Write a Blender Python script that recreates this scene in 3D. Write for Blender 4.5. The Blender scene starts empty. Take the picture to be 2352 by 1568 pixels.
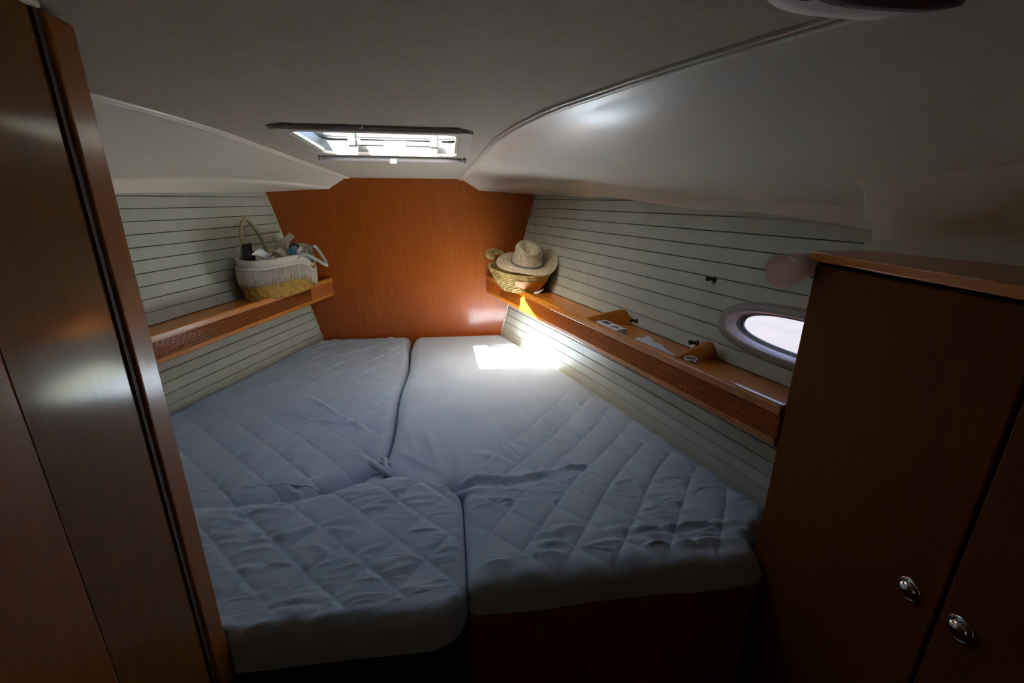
import bpy, bmesh, math, random
import numpy as np
from mathutils import Vector, Matrix
random.seed(7)
SC = bpy.context.scene
COL = SC.collection
ZC = 1.62                      # camera height over the cabin sole; all shapes below are written relative to it

# ------------------------------------------------------------------ camera
cam_d = bpy.data.cameras.new('camera'); cam = bpy.data.objects.new('camera', cam_d); COL.objects.link(cam)
cam_d.sensor_width = 36.0; cam_d.lens = 1022.74 / 2352 * 36.0; cam_d.clip_start = 0.01
_p, _y, _r = math.radians(17.6268), math.radians(8.0525), math.radians(0.4933)
_f = Vector((math.sin(_y) * math.cos(_p), math.cos(_y) * math.cos(_p), -math.sin(_p)))
_ri = Vector((math.cos(_y), -math.sin(_y), 0)); _u = _ri.cross(_f)
_r2 = _ri * math.cos(_r) + _u * math.sin(_r); _u2 = _u * math.cos(_r) - _ri * math.sin(_r)
cam.matrix_world = Matrix(((_r2.x, _u2.x, -_f.x, 0.2408), (_r2.y, _u2.y, -_f.y, 0), (_r2.z, _u2.z, -_f.z, ZC), (0, 0, 0, 1)))
SC.camera = cam

# ------------------------------------------------------------------ daylight and fill
world = bpy.data.worlds.new('world'); SC.world = world; world.use_nodes = True
_bg = world.node_tree.nodes['Background']
_sky = world.node_tree.nodes.new('ShaderNodeTexSky'); _sky.sky_type = 'NISHITA'; _sky.sun_disc = False
_sky.sun_elevation = math.radians(48.3); _sky.sun_rotation = math.atan2(-0.55, -0.735); _sky.dust_density = 6.0; _sky.air_density = 1.0
world.node_tree.links.new(_sky.outputs[0], _bg.inputs[0]); _bg.inputs[1].default_value = 1.3
sun_d = bpy.data.lights.new('sun', 'SUN'); sun_d.energy = 130; sun_d.angle = math.radians(0.55); sun_d.color = (1.0, 0.97, 0.90)
sun = bpy.data.objects.new('sun', sun_d); COL.objects.link(sun); sun.location = (-1, 0, 5)
sun.rotation_euler = Vector((0.55, 0.735, -1.03)).to_track_quat('-Z', 'Y').to_euler()
def portal(name, loc, d, sx, sy):
    l = bpy.data.lights.new(name, 'AREA'); l.shape = 'RECTANGLE'; l.size = sx; l.size_y = sy; l.cycles.is_portal = True
    o = bpy.data.objects.new(name, l); COL.objects.link(o); o.location = loc; o.rotation_euler = Vector(d).to_track_quat('-Z', 'Y').to_euler()
portal('hatch_daylight', (0.055, 1.64, ZC + 0.30), (0, 0, -1), 0.62, 0.60)
portal('portlight_daylight', (1.235, 0.99, ZC - 0.35), (-1, -0.26, 0), 0.60, 0.2)
# added dim warm fill behind the camera, standing in for light from the saloon
_l = bpy.data.lights.new('saloon_fill', 'AREA'); _l.energy = 0.36; _l.size = 0.5; _l.size_y = 0.9; _l.shape = 'RECTANGLE'; _l.color = (1.0, 0.78, 0.52)
_o = bpy.data.objects.new('saloon_fill', _l); COL.objects.link(_o); _o.location = (0.25, -1.25, ZC - 0.25)
_o.rotation_euler = Vector((0, 1, -0.1)).to_track_quat('-Z', 'Y').to_euler()
SC.view_settings.view_transform = 'Standard'; SC.view_settings.look = 'None'
SC.view_settings.gamma = 1; SC.view_settings.use_curve_mapping = False
SC.view_settings.exposure = 0.0
SC.cycles.sample_clamp_indirect = 0.0

# ------------------------------------------------------------------ materials
def mat(name, col, rough=0.5, metal=0.0, spec=0.5, coat=0.0, coat_rough=0.15, sheen=0.0):
    m = bpy.data.materials.new(name); m.use_nodes = True
    b = m.node_tree.nodes['Principled BSDF']
    b.inputs['Base Color'].default_value = (*col, 1); b.inputs['Roughness'].default_value = rough
    b.inputs['Metallic'].default_value = metal; b.inputs['Specular IOR Level'].default_value = spec
    b.inputs['Coat Weight'].default_value = coat; b.inputs['Coat Roughness'].default_value = coat_rough
    b.inputs['Sheen Weight'].default_value = sheen
    return m
def N(m, t): return m.node_tree.nodes.new(t)
def link(m, a, b): m.node_tree.links.new(a, b)
def vary(m, c1, c2, scale=(1, 1, 1), nscale=5, detail=4, bump=0.0, lo=0.3, hi=0.7, dist=0.002):
    """procedural colour variation + fine relief in object space"""
    b = m.node_tree.nodes['Principled BSDF']
    tc = N(m, 'ShaderNodeTexCoord'); mp = N(m, 'ShaderNodeMapping'); mp.inputs['Scale'].default_value = scale
    link(m, tc.outputs['Object'], mp.inputs[0])
    nz = N(m, 'ShaderNodeTexNoise'); nz.inputs['Scale'].default_value = nscale; nz.inputs['Detail'].default_value = detail
    link(m, mp.outputs[0], nz.inputs['Vector'])
    rp = N(m, 'ShaderNodeValToRGB'); rp.color_ramp.elements[0].position = lo; rp.color_ramp.elements[1].position = hi
    rp.color_ramp.elements[0].color = (*c1, 1); rp.color_ramp.elements[1].color = (*c2, 1)
    link(m, nz.outputs[0], rp.inputs[0]); link(m, rp.outputs[0], b.inputs['Base Color'])
    if bump:
        bp = N(m, 'ShaderNodeBump'); bp.inputs['Strength'].default_value = bump; bp.inputs['Distance'].default_value = dist
        link(m, nz.outputs[0], bp.inputs['Height']); link(m, bp.outputs[0], b.inputs['Normal'])
    return m
def wood(name, c1, c2, axis='z', rough=0.38, coat=0.5, coat_rough=0.16, spec=0.4):
    m = mat(name, c1, rough, coat=coat, coat_rough=coat_rough, spec=spec)
    s = {'x': (1.2, 22, 22), 'y': (22, 1.2, 22), 'z': (22, 22, 1.2)}[axis]
    return vary(m, c1, c2, s, 6, 6, bump=0.12, dist=0.0008)
M = {}
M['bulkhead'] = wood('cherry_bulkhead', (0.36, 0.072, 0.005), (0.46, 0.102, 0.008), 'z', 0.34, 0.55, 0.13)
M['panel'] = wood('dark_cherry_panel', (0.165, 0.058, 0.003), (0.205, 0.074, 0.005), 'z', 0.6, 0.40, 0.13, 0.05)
M['cabinet'] = wood('shaded_cherry', (0.115, 0.032, 0.002), (0.140, 0.040, 0.003), 'z', 0.65, 0.0, 0.3, 0.03)  # same cherry as elsewhere, dimness of the grazing light put into the colour
M['post'] = wood('cherry_trim', (0.27, 0.078, 0.004), (0.33, 0.100, 0.006), 'z', 0.5, 0.45, 0.18, 0.1)
M['shelf'] = wood('honey_teak', (0.50, 0.160, 0.012), (0.64, 0.225, 0.018), 'y', 0.35, 0.5, 0.13)
M['rib'] = wood('ribbed_teak', (0.46, 0.120, 0.014), (0.58, 0.165, 0.022), 'y', 0.35, 0.4, 0.16)
M['groove'] = mat('dark_groove', (0.05, 0.015, 0.005), 0.7)
M['joint'] = mat('dark_joint', (0.13, 0.13, 0.10), 0.8)
M['plank'] = vary(mat('vinyl_plank', (0.5, 0.5, 0.43), 0.42, spec=0.35), (0.48, 0.50, 0.415), (0.54, 0.56, 0.47), (1, 1, 1), 9, 3)
M['gelcoat'] = vary(mat('moulded_white', (0.7, 0.66, 0.56), 0.38, coat=0.35, coat_rough=0.24), (0.74, 0.675, 0.53), (0.80, 0.735, 0.59), (1, 1, 1), 4, 3)
M['headliner'] = vary(mat('headliner', (0.45, 0.41, 0.33), 0.75, spec=0.2), (0.45, 0.385, 0.285), (0.50, 0.43, 0.325), (1, 1, 1), 40, 4, bump=0.1)
M['frame'] = mat('hatch_frame_grey', (0.50, 0.46, 0.45), 0.35)
M['white'] = mat('white_plastic', (0.78, 0.80, 0.78), 0.3)
M['lidwhite'] = mat('darkened_white_plastic', (0.085, 0.092, 0.088), 0.35)  # white plastic, colour darkened to offset the glare of direct sun
M['lever'] = mat('darkened_white_lever', (0.040, 0.047, 0.044), 0.35)  # white handle plastic, its colour darkened so sunlit detail stays visible
M['cream'] = mat('cream_plastic', (0.62, 0.60, 0.45), 0.4)
M['seal'] = mat('dark_rubber', (0.02, 0.02, 0.022), 0.6)
M['hring'] = mat('hatch_ring_beige', (0.46, 0.415, 0.35), 0.5)
M['navy'] = mat('navy_carpet', (0.012, 0.016, 0.045), 0.95, spec=0.1)
M['sole'] = wood('sole_boards', (0.10, 0.035, 0.012), (0.14, 0.05, 0.018), 'y', 0.5, 0.2)
M['chrome'] = mat('chrome', (0.75, 0.75, 0.73), 0.12, metal=1.0)
M['brass'] = mat('brass', (0.6, 0.45, 0.2), 0.3, metal=1.0)
M['blind'] = mat('plum_blind', (0.10, 0.055, 0.075), 0.6)
M['ring'] = mat('portlight_plastic', (0.33, 0.30, 0.275), 0.4)
M['lip'] = mat('portlight_lip', (0.86, 0.74, 0.80), 0.25)
M['rim_pale'] = mat('pale_pink_rim', (0.80, 0.70, 0.68), 0.4)
M['shade'] = bpy.data.materials.new('frosted_shade'); M['shade'].use_nodes = True
def _shade():
    nt = M['shade'].node_tree; nt.nodes.clear(); o = nt.nodes.new('ShaderNodeOutputMaterial')
    d, t, m = nt.nodes.new('ShaderNodeBsdfDiffuse'), nt.nodes.new('ShaderNodeBsdfTranslucent'), nt.nodes.new('ShaderNodeMixShader')
    d.inputs[0].default_value = (0.92, 0.80, 0.74, 1); t.inputs[0].default_value = (0.95, 0.80, 0.74, 1); m.inputs[0].default_value = 0.42
    nt.links.new(d.outputs[0], m.inputs[1]); nt.links.new(t.outputs[0], m.inputs[2]); nt.links.new(m.outputs[0], o.inputs[0])
_shade()
M['dark'] = mat('black_plastic', (0.012, 0.012, 0.014), 0.45)
M['peg'] = mat('dark_peg', (0.035, 0.032, 0.02), 0.5)
M['paper'] = mat('paper', (0.72, 0.74, 0.78), 0.6)
M['print'] = mat('dark_print', (0.05, 0.06, 0.08), 0.6)
M['blue'] = mat('light_blue_plastic', (0.10, 0.30, 0.48), 0.4)
M['bluegrey'] = mat('blue_grey_cloth', (0.20, 0.27, 0.30), 0.8)
M['sheet'] = mat('quilted_sheet', (0.60, 0.655, 0.77), 0.85, spec=0.2, sheen=0.15)
def _sheet():
    m = M['sheet']
    vary(m, (0.44, 0.535, 0.66), (0.49, 0.59, 0.72), (1, 1, 1), 6, 5)
    b = m.node_tree.nodes['Principled BSDF']
    tc = N(m, 'ShaderNodeTexCoord'); nz = N(m, 'ShaderNodeTexNoise'); nz.inputs['Scale'].default_value = 260; nz.inputs['Detail'].default_value = 3
    link(m, tc.outputs['Object'], nz.inputs['Vector'])
    bp = N(m, 'ShaderNodeBump'); bp.inputs['Strength'].default_value = 0.25; bp.inputs['Distance'].default_value = 0.001
    link(m, nz.outputs[0], bp.inputs['Height']); link(m, bp.outputs[0], b.inputs['Normal'])
_sheet()
M['seagrass'] = vary(mat('seagrass', (0.4, 0.23, 0.05), 0.7), (0.26, 0.125, 0.014), (0.56, 0.32, 0.05), (1, 1, 1), 130, 5, bump=0.5, lo=0.38, hi=0.62)
M['palm'] = vary(mat('palm_weave', (0.5, 0.38, 0.12), 0.7), (0.42, 0.28, 0.07), (0.70, 0.52, 0.19), (1, 1, 1), 60, 4, bump=0.4, lo=0.35, hi=0.65)
M['straw'] = vary(mat('hat_straw', (0.6, 0.5, 0.34), 0.75), (0.50, 0.40, 0.26), (0.74, 0.63, 0.45), (1, 1, 1), 90, 4, bump=0.4, lo=0.35, hi=0.65)
M['linen'] = vary(mat('cream_linen', (0.55, 0.48, 0.37), 0.85), (0.55, 0.48, 0.37), (0.68, 0.60, 0.48), (1, 1, 1), 60, 4, bump=0.3)
M['rope'] = vary(mat('rope', (0.42, 0.37, 0.2), 0.8), (0.30, 0.27, 0.14), (0.46, 0.41, 0.24), (1, 1, 1), 200, 3, bump=0.4)
M['greyrope'] = vary(mat('pale_cotton_rope', (0.42, 0.43, 0.38), 0.8), (0.36, 0.37, 0.33), (0.48, 0.49, 0.43), (1, 1, 1), 200, 3, bump=0.4)
M['leather'] = vary(mat('tan_leather', (0.45, 0.17, 0.03), 0.5), (0.50, 0.17, 0.02), (0.64, 0.25, 0.035), (1, 1, 1), 30, 4)
M['band'] = mat('grey_hat_band', (0.14, 0.14, 0.14), 0.7)
M['skintan'] = mat('tan_card', (0.42, 0.34, 0.24), 0.6)
def _weave():
    for k, sc, ax_ in (('straw', 42, 'Z'), ('palm', 30, 'Z'), ('seagrass', 14, 'Z')):
        m = M[k]; b = m.node_tree.nodes['Principled BSDF']; tc = N(m, 'ShaderNodeTexCoord'); w = N(m, 'ShaderNodeTexWave')
        w.wave_type = 'RINGS' if k == 'straw' else 'BANDS'; w.inputs['Scale'].default_value = sc; w.inputs['Distortion'].default_value = 1.5; w.inputs['Detail'].default_value = 2
        if k == 'straw': w.rings_direction = 'Z'
        else: w.bands_direction = 'Z'
        link(m, tc.outputs['Object'], w.inputs['Vector']); bp = N(m, 'ShaderNodeBump'); bp.inputs['Strength'].default_value = 0.7; bp.inputs['Distance'].default_value = 0.003
        link(m, w.outputs['Fac'], bp.inputs['Height'])
        if b.inputs['Normal'].links: link(m, b.inputs['Normal'].links[0].from_node.outputs[0], bp.inputs['Normal'])
        link(m, bp.outputs[0], b.inputs['Normal'])
_weave()
def glassmat(name, tint, gloss=0.06):
    m = bpy.data.materials.new(name); m.use_nodes = True; nt = m.node_tree; nt.nodes.clear()
    o = nt.nodes.new('ShaderNodeOutputMaterial'); t = nt.nodes.new('ShaderNodeBsdfTransparent'); g = nt.nodes.new('ShaderNodeBsdfGlossy')
    mx = nt.nodes.new('ShaderNodeMixShader'); t.inputs[0].default_value = (*tint, 1); g.inputs['Roughness'].default_value = 0.03
    mx.inputs[0].default_value = gloss; nt.links.new(t.outputs[0], mx.inputs[1]); nt.links.new(g.outputs[0], mx.inputs[2]); nt.links.new(mx.outputs[0], o.inputs[0])
    return m
M['acrylic'] = glassmat('clear_acrylic', (0.93, 0.96, 0.97), 0.04)
M['smoked'] = glassmat('smoked_acrylic', (0.63, 0.59, 0.64), 0.05)
M['cupglass'] = glassmat('clear_tumbler', (0.80, 0.84, 0.86), 0.25)

# ------------------------------------------------------------------ object helpers
def tag(o, label=None, cat=None, group=None, kind=None):
    if label: o['label'] = label
    if cat: o['category'] = cat
    if group: o['group'] = group
    if kind: o['kind'] = kind
    return o
def empty(name, loc, label, cat, group=None, kind=None):
    o = bpy.data.objects.new(name, None); COL.objects.link(o); o.location = (loc[0], loc[1], loc[2] + ZC); o.empty_display_size = 0.05
    o['wl'] = list(loc)
    return tag(o, label, cat, group, kind)
def wloc(o):
    return Vector(o['wl']) if (o is not None and 'wl' in o) else Vector((0, 0, 0))
def build(name, verts, faces, m, parent=None, smooth=False, origin=None, bevel=0.0, seg=2):
    """verts are in cabin coordinates (z relative to the camera height)"""
    org = Vector(origin) if origin is not None else (Vector(np.mean(np.array(verts, float), axis=0)) if parent is not None else Vector(np.mean(np.array(verts, float), axis=0)))
    me = bpy.data.meshes.new(name)
    V = np.array(verts, float) - np.array(org)
    me.from_pydata([tuple(v) for v in V], [], [tuple(f) for f in faces]); me.update()
    ms = m if isinstance(m, (list, tuple)) else [m]
    for q in ms: me.materials.append(q)
    if smooth: me.polygons.foreach_set('use_smooth', [True] * len(me.polygons))
    o = bpy.data.objects.new(name, me); COL.objects.link(o)
    o['wl'] = list(org)
    if parent is not None:
        o.parent = parent; o.location = org - wloc(parent)
    else:
        o.location = (org.x, org.y, org.z + ZC)
    if bevel:
        b = o.modifiers.new('bevel', 'BEVEL'); b.width = bevel; b.segments = seg; b.limit_method = 'ANGLE'; b.angle_limit = math.radians(35)
    return o
class MB:
    def __init__(s): s.v = []; s.f = []
    def add(s, v, f):
        k = len(s.v); s.v += [tuple(map(float, p)) for p in v]; s.f += [tuple(i + k for i in q) for q in f]; return s
    def hexa(s, p):   # 8 corners: bottom 4 ccw, top 4 ccw
        return s.add(p, [(3, 2, 1, 0), (4, 5, 6, 7), (0, 1, 5, 4), (1, 2, 6, 5), (2, 3, 7, 6), (3, 0, 4, 7)])
    def box(s, a, b):
        (x0, y0, z0), (x1, y1, z1) = a, b
        return s.hexa([(x0, y0, z0), (x1, y0, z0), (x1, y1, z0), (x0, y1, z0), (x0, y0, z1), (x1, y0, z1), (x1, y1, z1), (x0, y1, z1)])
    def obox(s, c, ax, ay, az, hx, hy, hz):  # oriented box
        c, ax, ay, az = Vector(c), Vector(ax).normalized() * hx, Vector(ay).normalized() * hy, Vector(az).normalized() * hz
        return s.hexa([c - ax - ay - az, c + ax - ay - az, c + ax + ay - az, c - ax + ay - az, c - ax - ay + az, c + ax - ay + az, c + ax + ay + az, c - ax + ay + az])
    def grid(s, P, closed_u=False, flip=False):   # P[j][i] points
        nj, ni = len(P), len(P[0]); v = [p for r in P for p in r]; f = []
        for j in range(nj - 1):
            for i in range(ni if closed_u else ni - 1):
                a, b = j * ni + i, j * ni + (i + 1) % ni; c, d = b + ni, a + ni
                f.append((a, d, c, b) if flip else (a, b, c, d))
        return s.add(v, f)
    def tube(s, pts, r, n=8, caps=True):
        pts = [Vector(p) for p in pts]; R = r if isinstance(r, (list, tuple)) else [r] * len(pts); rings = []
        up = Vector((0.13, 0.21, 0.97))
        for i, p in enumerate(pts):
            t = (pts[min(i + 1, len(pts) - 1)] - pts[max(i - 1, 0)]).normalized()
            a = t.cross(up)
            if a.length < 0.05: a = t.cross(Vector((1, 0, 0)))
            a.normalize(); b = t.cross(a); up = -b if b.dot(up) < 0 else b
            b = t.cross(a)
            rings.append([p + (a * math.cos(k * 2 * math.pi / n) + b * math.sin(k * 2 * math.pi / n)) * R[i] for k in range(n)])
        k0 = len(s.v); s.grid(rings, True)
        if caps:
            s.f.append(tuple(k0 + i for i in range(n))[::-1]); e = k0 + (len(pts) - 1) * n; s.f.append(tuple(e + i for i in range(n)))
        return s
    def ext(s, poly, d):  # extrude closed polygon by d
        n = len(poly); d = Vector(d); a = [Vector(p) for p in poly]; b = [p + d for p in a]
        return s.add(a + b, [tuple(range(n))[::-1], tuple(range(n, 2 * n))] + [(i, (i + 1) % n, n + (i + 1) % n, n + i) for i in range(n)])
    def lathe(s, c, ax, prof, n=24, ux=None):  # prof (r, h) along ax
        ax = Vector(ax).normalized(); u = ax.cross(Vector(ux) if ux else Vector((0.3, 0.2, 0.9))).normalized(); w = ax.cross(u); c = Vector(c)
        return s.grid([[c + ax * h + (u * math.cos(2 * math.pi * k / n) + w * math.sin(2 * math.pi * k / n)) * r for k in range(n)] for r, h in prof], True)
    def make(s, name, m, parent=None, **k): return build(name, s.v, s.f, m, parent, **k)
def spline(pts, n):
    """Catmull-Rom through pts"""
    P = [Vector(p) for p in pts]; P = [P[0] * 2 - P[1]] + P + [P[-1] * 2 - P[-2]]; out = []
    for i in range(1, len(P) - 2):
        for k in range(n):
            t = k / n; a, b, c, d = P[i - 1:i + 3]
            out.append(0.5 * ((2 * b) + (c - a) * t + (2 * a - 5 * b + 4 * c - d) * t * t + (3 * b - a - 3 * c + d) * t ** 3))
    out.append(P[-2]); return out
def interp(x, xs, ys): return float(np.interp(x, xs, ys))
def sst(a, b, x):
    t = np.clip((np.asarray(x, float) - a) / (b - a), 0, 1); return t * t * (3 - 2 * t)

# ------------------------------------------------------------------ cabin dimensions (metres)
D = 2.83                       # forward bulkhead
BACK = -1.35
def hullx(Y, z):
    t = D - Y; top = 0.777 + 0.26 * t
    if z >= -0.47: return top + 0.2427 * (z - 0.02)
    xm = top - 0.2427 * 0.49; tt = min(t, 1.9); xl = 0.570 + 0.38 * tt - 0.035 * tt * tt + 0.26 * max(t - 1.9, 0)
    return xm + (xl - xm) * (-0.47 - z) / 0.37
def ceilz(Y): return 0.115 + 0.05 * (D - Y)
JY = [-1.4, 0, 0.4, 0.58, 0.66, 0.85, 1.1, 1.3, 1.5, 1.97, 2.4, 2.83]
JX = [1.12, 0.98, 0.84, 0.75, 0.705, 0.600, 0.485, 0.430, 0.398, 0.372, 0.345, 0.318]
def jx(Y): return interp(Y, JY, JX)
EY = [-1.4, 0.0, 0.9, 1.06, 1.39, 1.80, 2.0, 2.2, 2.35, 2.5, 2.62, 2.72, 2.83]
EX = [1.86, 1.495, 1.262, 1.220, 1.135, 1.028, 0.976, 0.915, 0.835, 0.715, 0.590, 0.49, 0.42]
EZ = [-0.06, -0.03, -0.016, -0.004, 0.018, 0.050, 0.066, 0.080, 0.086, 0.084, 0.078, 0.070, 0.062]
def edge(Y): return interp(Y, EY, EX), interp(Y, EY, EZ)
def topz(Y): return interp(D - Y, [0, 0.85, 1.3, 1.7, 1.85, 4.2], [0.032, 0.012, -0.028, -0.063, -0.085, -0.20])

# water outside the hull, seen bright through the portlight
M['water'] = vary(mat('glittering_water', (0.034, 0.034, 0.034), 0.5, spec=0.2), (0.030, 0.031, 0.032), (0.036, 0.036, 0.036), (1, 1, 1), 2.0, 3, bump=0.2, dist=0.02)
o = build('sea_water', [(2.5, -60, -1.9), (90, -60, -1.9), (90, 90, -1.9), (2.5, 90, -1.9)], [(0, 1, 2, 3)], M['water']); tag(o, 'sunlit water outside the hull, seen through the oval portlight', 'water', kind='stuff')

# ------------------------------------------------------------------ floor, bulkheads, aft closure
o = MB().box((-2.3, BACK - 0.05, -1.66), (2.3, 3.0, -1.62)).make('floor', M['sole']); tag(o, kind='structure')
def bulkpoly():
    pts = []
    for z in np.linspace(-1.62, -0.84, 4): pts.append((hullx(D, max(z, -0.9)) + 0.02, z))
    for z in (-0.47, -0.2, 0.03): pts.append((hullx(D, z) + 0.02, z))
    pts += [(0.80, 0.10), (0.45, 0.20), (0.3, 0.20)]
    return pts
_bp = bulkpoly(); _pl = [(x, D, z) for x, z in _bp] + [(-x, D, z) for x, z in _bp[::-1]]
o = MB().ext(_pl, (0, 0.02, 0)).make('wall_forward', M['bulkhead']); tag(o, kind='structure')
o = MB().box((-2.3, BACK - 0.06, -1.62), (2.3, BACK, 0.45)).make('wall_aft', M['cabinet']); tag(o, kind='structure')

# ------------------------------------------------------------------ hull linings with real planks
WC = (0.99, -0.351)            # portlight centre (Y, z)
def selen(Y, z, a, b, n=2.5): return (abs((Y - WC[0]) / a) ** n + abs((z - WC[1]) / b) ** n)
PITCH = 0.0480
for s, side in ((-1, 'left'), (1, 'right')):
    # backing skin (the dark joints between the planks)
    ys = list(np.linspace(BACK, 0.70, 12)) + list(np.linspace(0.71, 1.29, 59)) + list(np.linspace(1.31, D + 0.01, 14))
    zs = list(np.linspace(-1.62, -0.48, 6)) + list(np.linspace(-0.46, -0.24, 23)) + [-0.2, -0.1, 0.0, 0.06]
    V = [(s * (hullx(y, z) + 0.012), y, z) for z in zs for y in ys]; F = []
    for j in range(len(zs) - 1):
        for i in range(len(ys) - 1):
            yc, zc = (ys[i] + ys[i + 1]) / 2, (zs[j] + zs[j + 1]) / 2
            if s == 1 and selen(yc, zc, 0.245, 0.058) < 1: continue
            a = j * len(ys) + i; q = (a, a + 1, a + 1 + len(ys), a + len(ys)); F.append(q if s == 1 else q[::-1])
    w = build('wall_' + side, V, F, M['joint'], origin=(0, 0, 0)); tag(w, kind='structure')
    for k in range(21):
        z1 = 0.050 - k * PITCH; z0 = z1 - PITCH + 0.0024
        if z0 < -0.93: break
        if s == 1 and (z1 > -0.275 and z0 < -0.275 or z0 > -0.44 and z1 < -0.27 or z1 > -0.44 and z0 < -0.44):
            ys = list(np.linspace(0.2, 0.70, 4)) + list(np.linspace(0.71, 1.29, 59)) + list(np.linspace(1.31, D - 0.002, 10)); nz_ = 9
        else:
            ys = list(np.linspace(0.2, D - 0.002, 22)); nz_ = 3
        zz = list(np.linspace(z0 + 0.0012, z1 - 0.0012, nz_))
        V = []; F = []
        rows = [(z0, 0.010)] + [(z0, 0.0022)] + [(z, 0.0) for z in zz] + [(z1, 0.0022)] + [(z1, 0.010)]
        for z, off in rows:
            for y in ys:
                zz_ = min(z, topz(y) + 0.02)
                V.append((s * (hullx(y, zz_) + off), y, zz_))
        n = len(ys)
        for j in range(len(rows) - 1):
            for i in range(n - 1):
                yc, zc = (ys[i] + ys[i + 1]) / 2, (rows[j][0] + rows[j + 1][0]) / 2
                if s == 1 and selen(yc, zc, 0.245, 0.058) < 1: continue
                a = j * n + i; q = (a, a + 1, a + 1 + n, a + n); F.append(q if s == 1 else q[::-1])
        build('plank', V, F, M['plank'], w)

# ------------------------------------------------------------------ ceiling with the hatch opening
HX0, HX1, HY0, HY1 = -0.205, 0.292, 1.410, 1.865
ys = sorted(set([BACK, -0.5, 0, 0.4, 0.58, 0.66, 0.85, 1.1, 1.3, HY0, 1.55, 1.7, HY1, 1.97, 2.2, 2.4, 2.62, D + 0.01]))
us = [None, -0.26, HX0, -0.05, 0.1, 0.2, HX1, None]
V = []; F = []
for y in ys:
    for i, u in enumerate(us):
        x = -(jx(min(y, D))) - 0.004 if i == 0 else (jx(min(y, D)) + 0.004 if i == len(us) - 1 else u)
        V.append((x, y, ceilz(y)))
n = len(us)
for j in range(len(ys) - 1):
    for i in range(n - 1):
        if HY0 <= (ys[j] + ys[j + 1]) / 2 <= HY1 and 2 <= i < n - 2: continue
        a = j * n + i; F.append((a, a + n, a + n + 1, a + 1))
o = build('ceiling', V, F, M['headliner'], origin=(0, 0, 0.2)); tag(o, kind='structure')
# moulded side decks (trim) from the headliner edge out to the top of the planks
def section(Y):
    x0, z0 = jx(Y), ceilz(Y); xe, ze = edge(Y); xh, zh = hullx(Y, topz(Y)) + 0.03, topz(Y)
    dx, dz = xe - x0, ze - z0
    P = [(x0 - 0.004, z0 + 0.012), (x0 + 0.002, z0 - 0.007), (x0 + 0.012, z0 - 0.010), (x0 + 0.018, z0 - 0.006)]
    A = Vector((x0 + 0.022, z0 - 0.006)); B = Vector((x0 + 0.022 + dx * 0.13, z0 + dz * 0.28)); C_ = Vector((x0 + dx * 0.60, z0 + dz * 0.60)); E_ = Vector((xe - 0.006, ze + 0.0015))
    for k in range(15):
        t = k / 14; P.append(tuple(A * (1 - t) ** 3 + B * 3 * t * (1 - t) ** 2 + C_ * 3 * t * t * (1 - t) + E_ * t ** 3))
    P += [(xe - 0.001, ze - 0.001), (xe + 0.002, ze - 0.004), (xe + 0.004, ze - 0.009)]
    xa, za, xb, zb_ = xe + 0.004, ze - 0.009, max(xh - 0.034, xe + 0.005), zh
    for t in (0.25, 0.6, 0.97): P.append((xa + (xb - xa) * t, za + (zb_ - za) * t))
    P += [(xb + 0.002, zb_ - 0.001), (xh, zb_)]
    return P
yv = list(np.linspace(BACK, 0.6, 14)) + list(np.linspace(0.68, 2.3, 26)) + list(np.linspace(2.36, D + 0.004, 14))
for s, nm in ((-1, 'trim_1'), (1, 'trim_2')):
    P = [[(s * x, y, z) for x, z in section(min(y, D))] for y in yv]
    o = MB().grid(P, False, flip=(s == -1)).make(nm, M['gelcoat'], smooth=True, origin=(s, 1, 0)); tag(o, kind='structure')
    # raised bead that covers the joint
    B = [[(s * (jx(min(y, D)) + dx), y, ceilz(min(y, D)) + dz) for dx, dz in ((-0.010, 0.002), (-0.009, -0.004), (-0.004, -0.006), (0.000, -0.004), (0.001, 0.004))] for y in yv]
    MB().grid(B, False, flip=(s == -1)).make('bead', M['gelcoat'], o, smooth=True)

# ------------------------------------------------------------------ deck hatch
hatch = empty('deck_hatch', (0.055, 1.635, 0.18), 'open framed deck hatch with white handles in the ceiling above the berth', 'hatch')
def rrect(x0, x1, y0, y1, r, z, n=6, slope=True):
    pts = []
    for cx, cy, a0 in ((x1 - r, y1 - r, 0), (x0 + r, y1 - r, 90), (x0 + r, y0 + r, 180), (x1 - r, y0 + r, 270)):
        for k in range(n + 1):
            a = math.radians(a0 + 90 * k / n); x, y = cx + r * math.cos(a), cy + r * math.sin(a)
            pts.append((x, y, z + (ceilz(y) - 0.17 if slope else 0)))
    return pts
def ringmesh(outer, inner, zt, zb, ro, ri):
    """rectangular ring with a height, following the headliner slope"""
    P = [rrect(*outer, ro, zt), rrect(*outer, ro, zb), rrect(*inner, ri, zb), rrect(*inner, ri, zt), rrect(*outer, ro, zt)]
    return MB().grid(P, True)
e = 0.012
ringmesh((HX0 - 0.030, HX1 + 0.030, HY0 - 0.026, HY1 + 0.014), (HX0 + e, HX1 - e, HY0 + e, HY1 - e), 0.172, 0.160, 0.03, 0.045).make('trim_ring', M['hring'], hatch, smooth=False, bevel=0.003)
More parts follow.
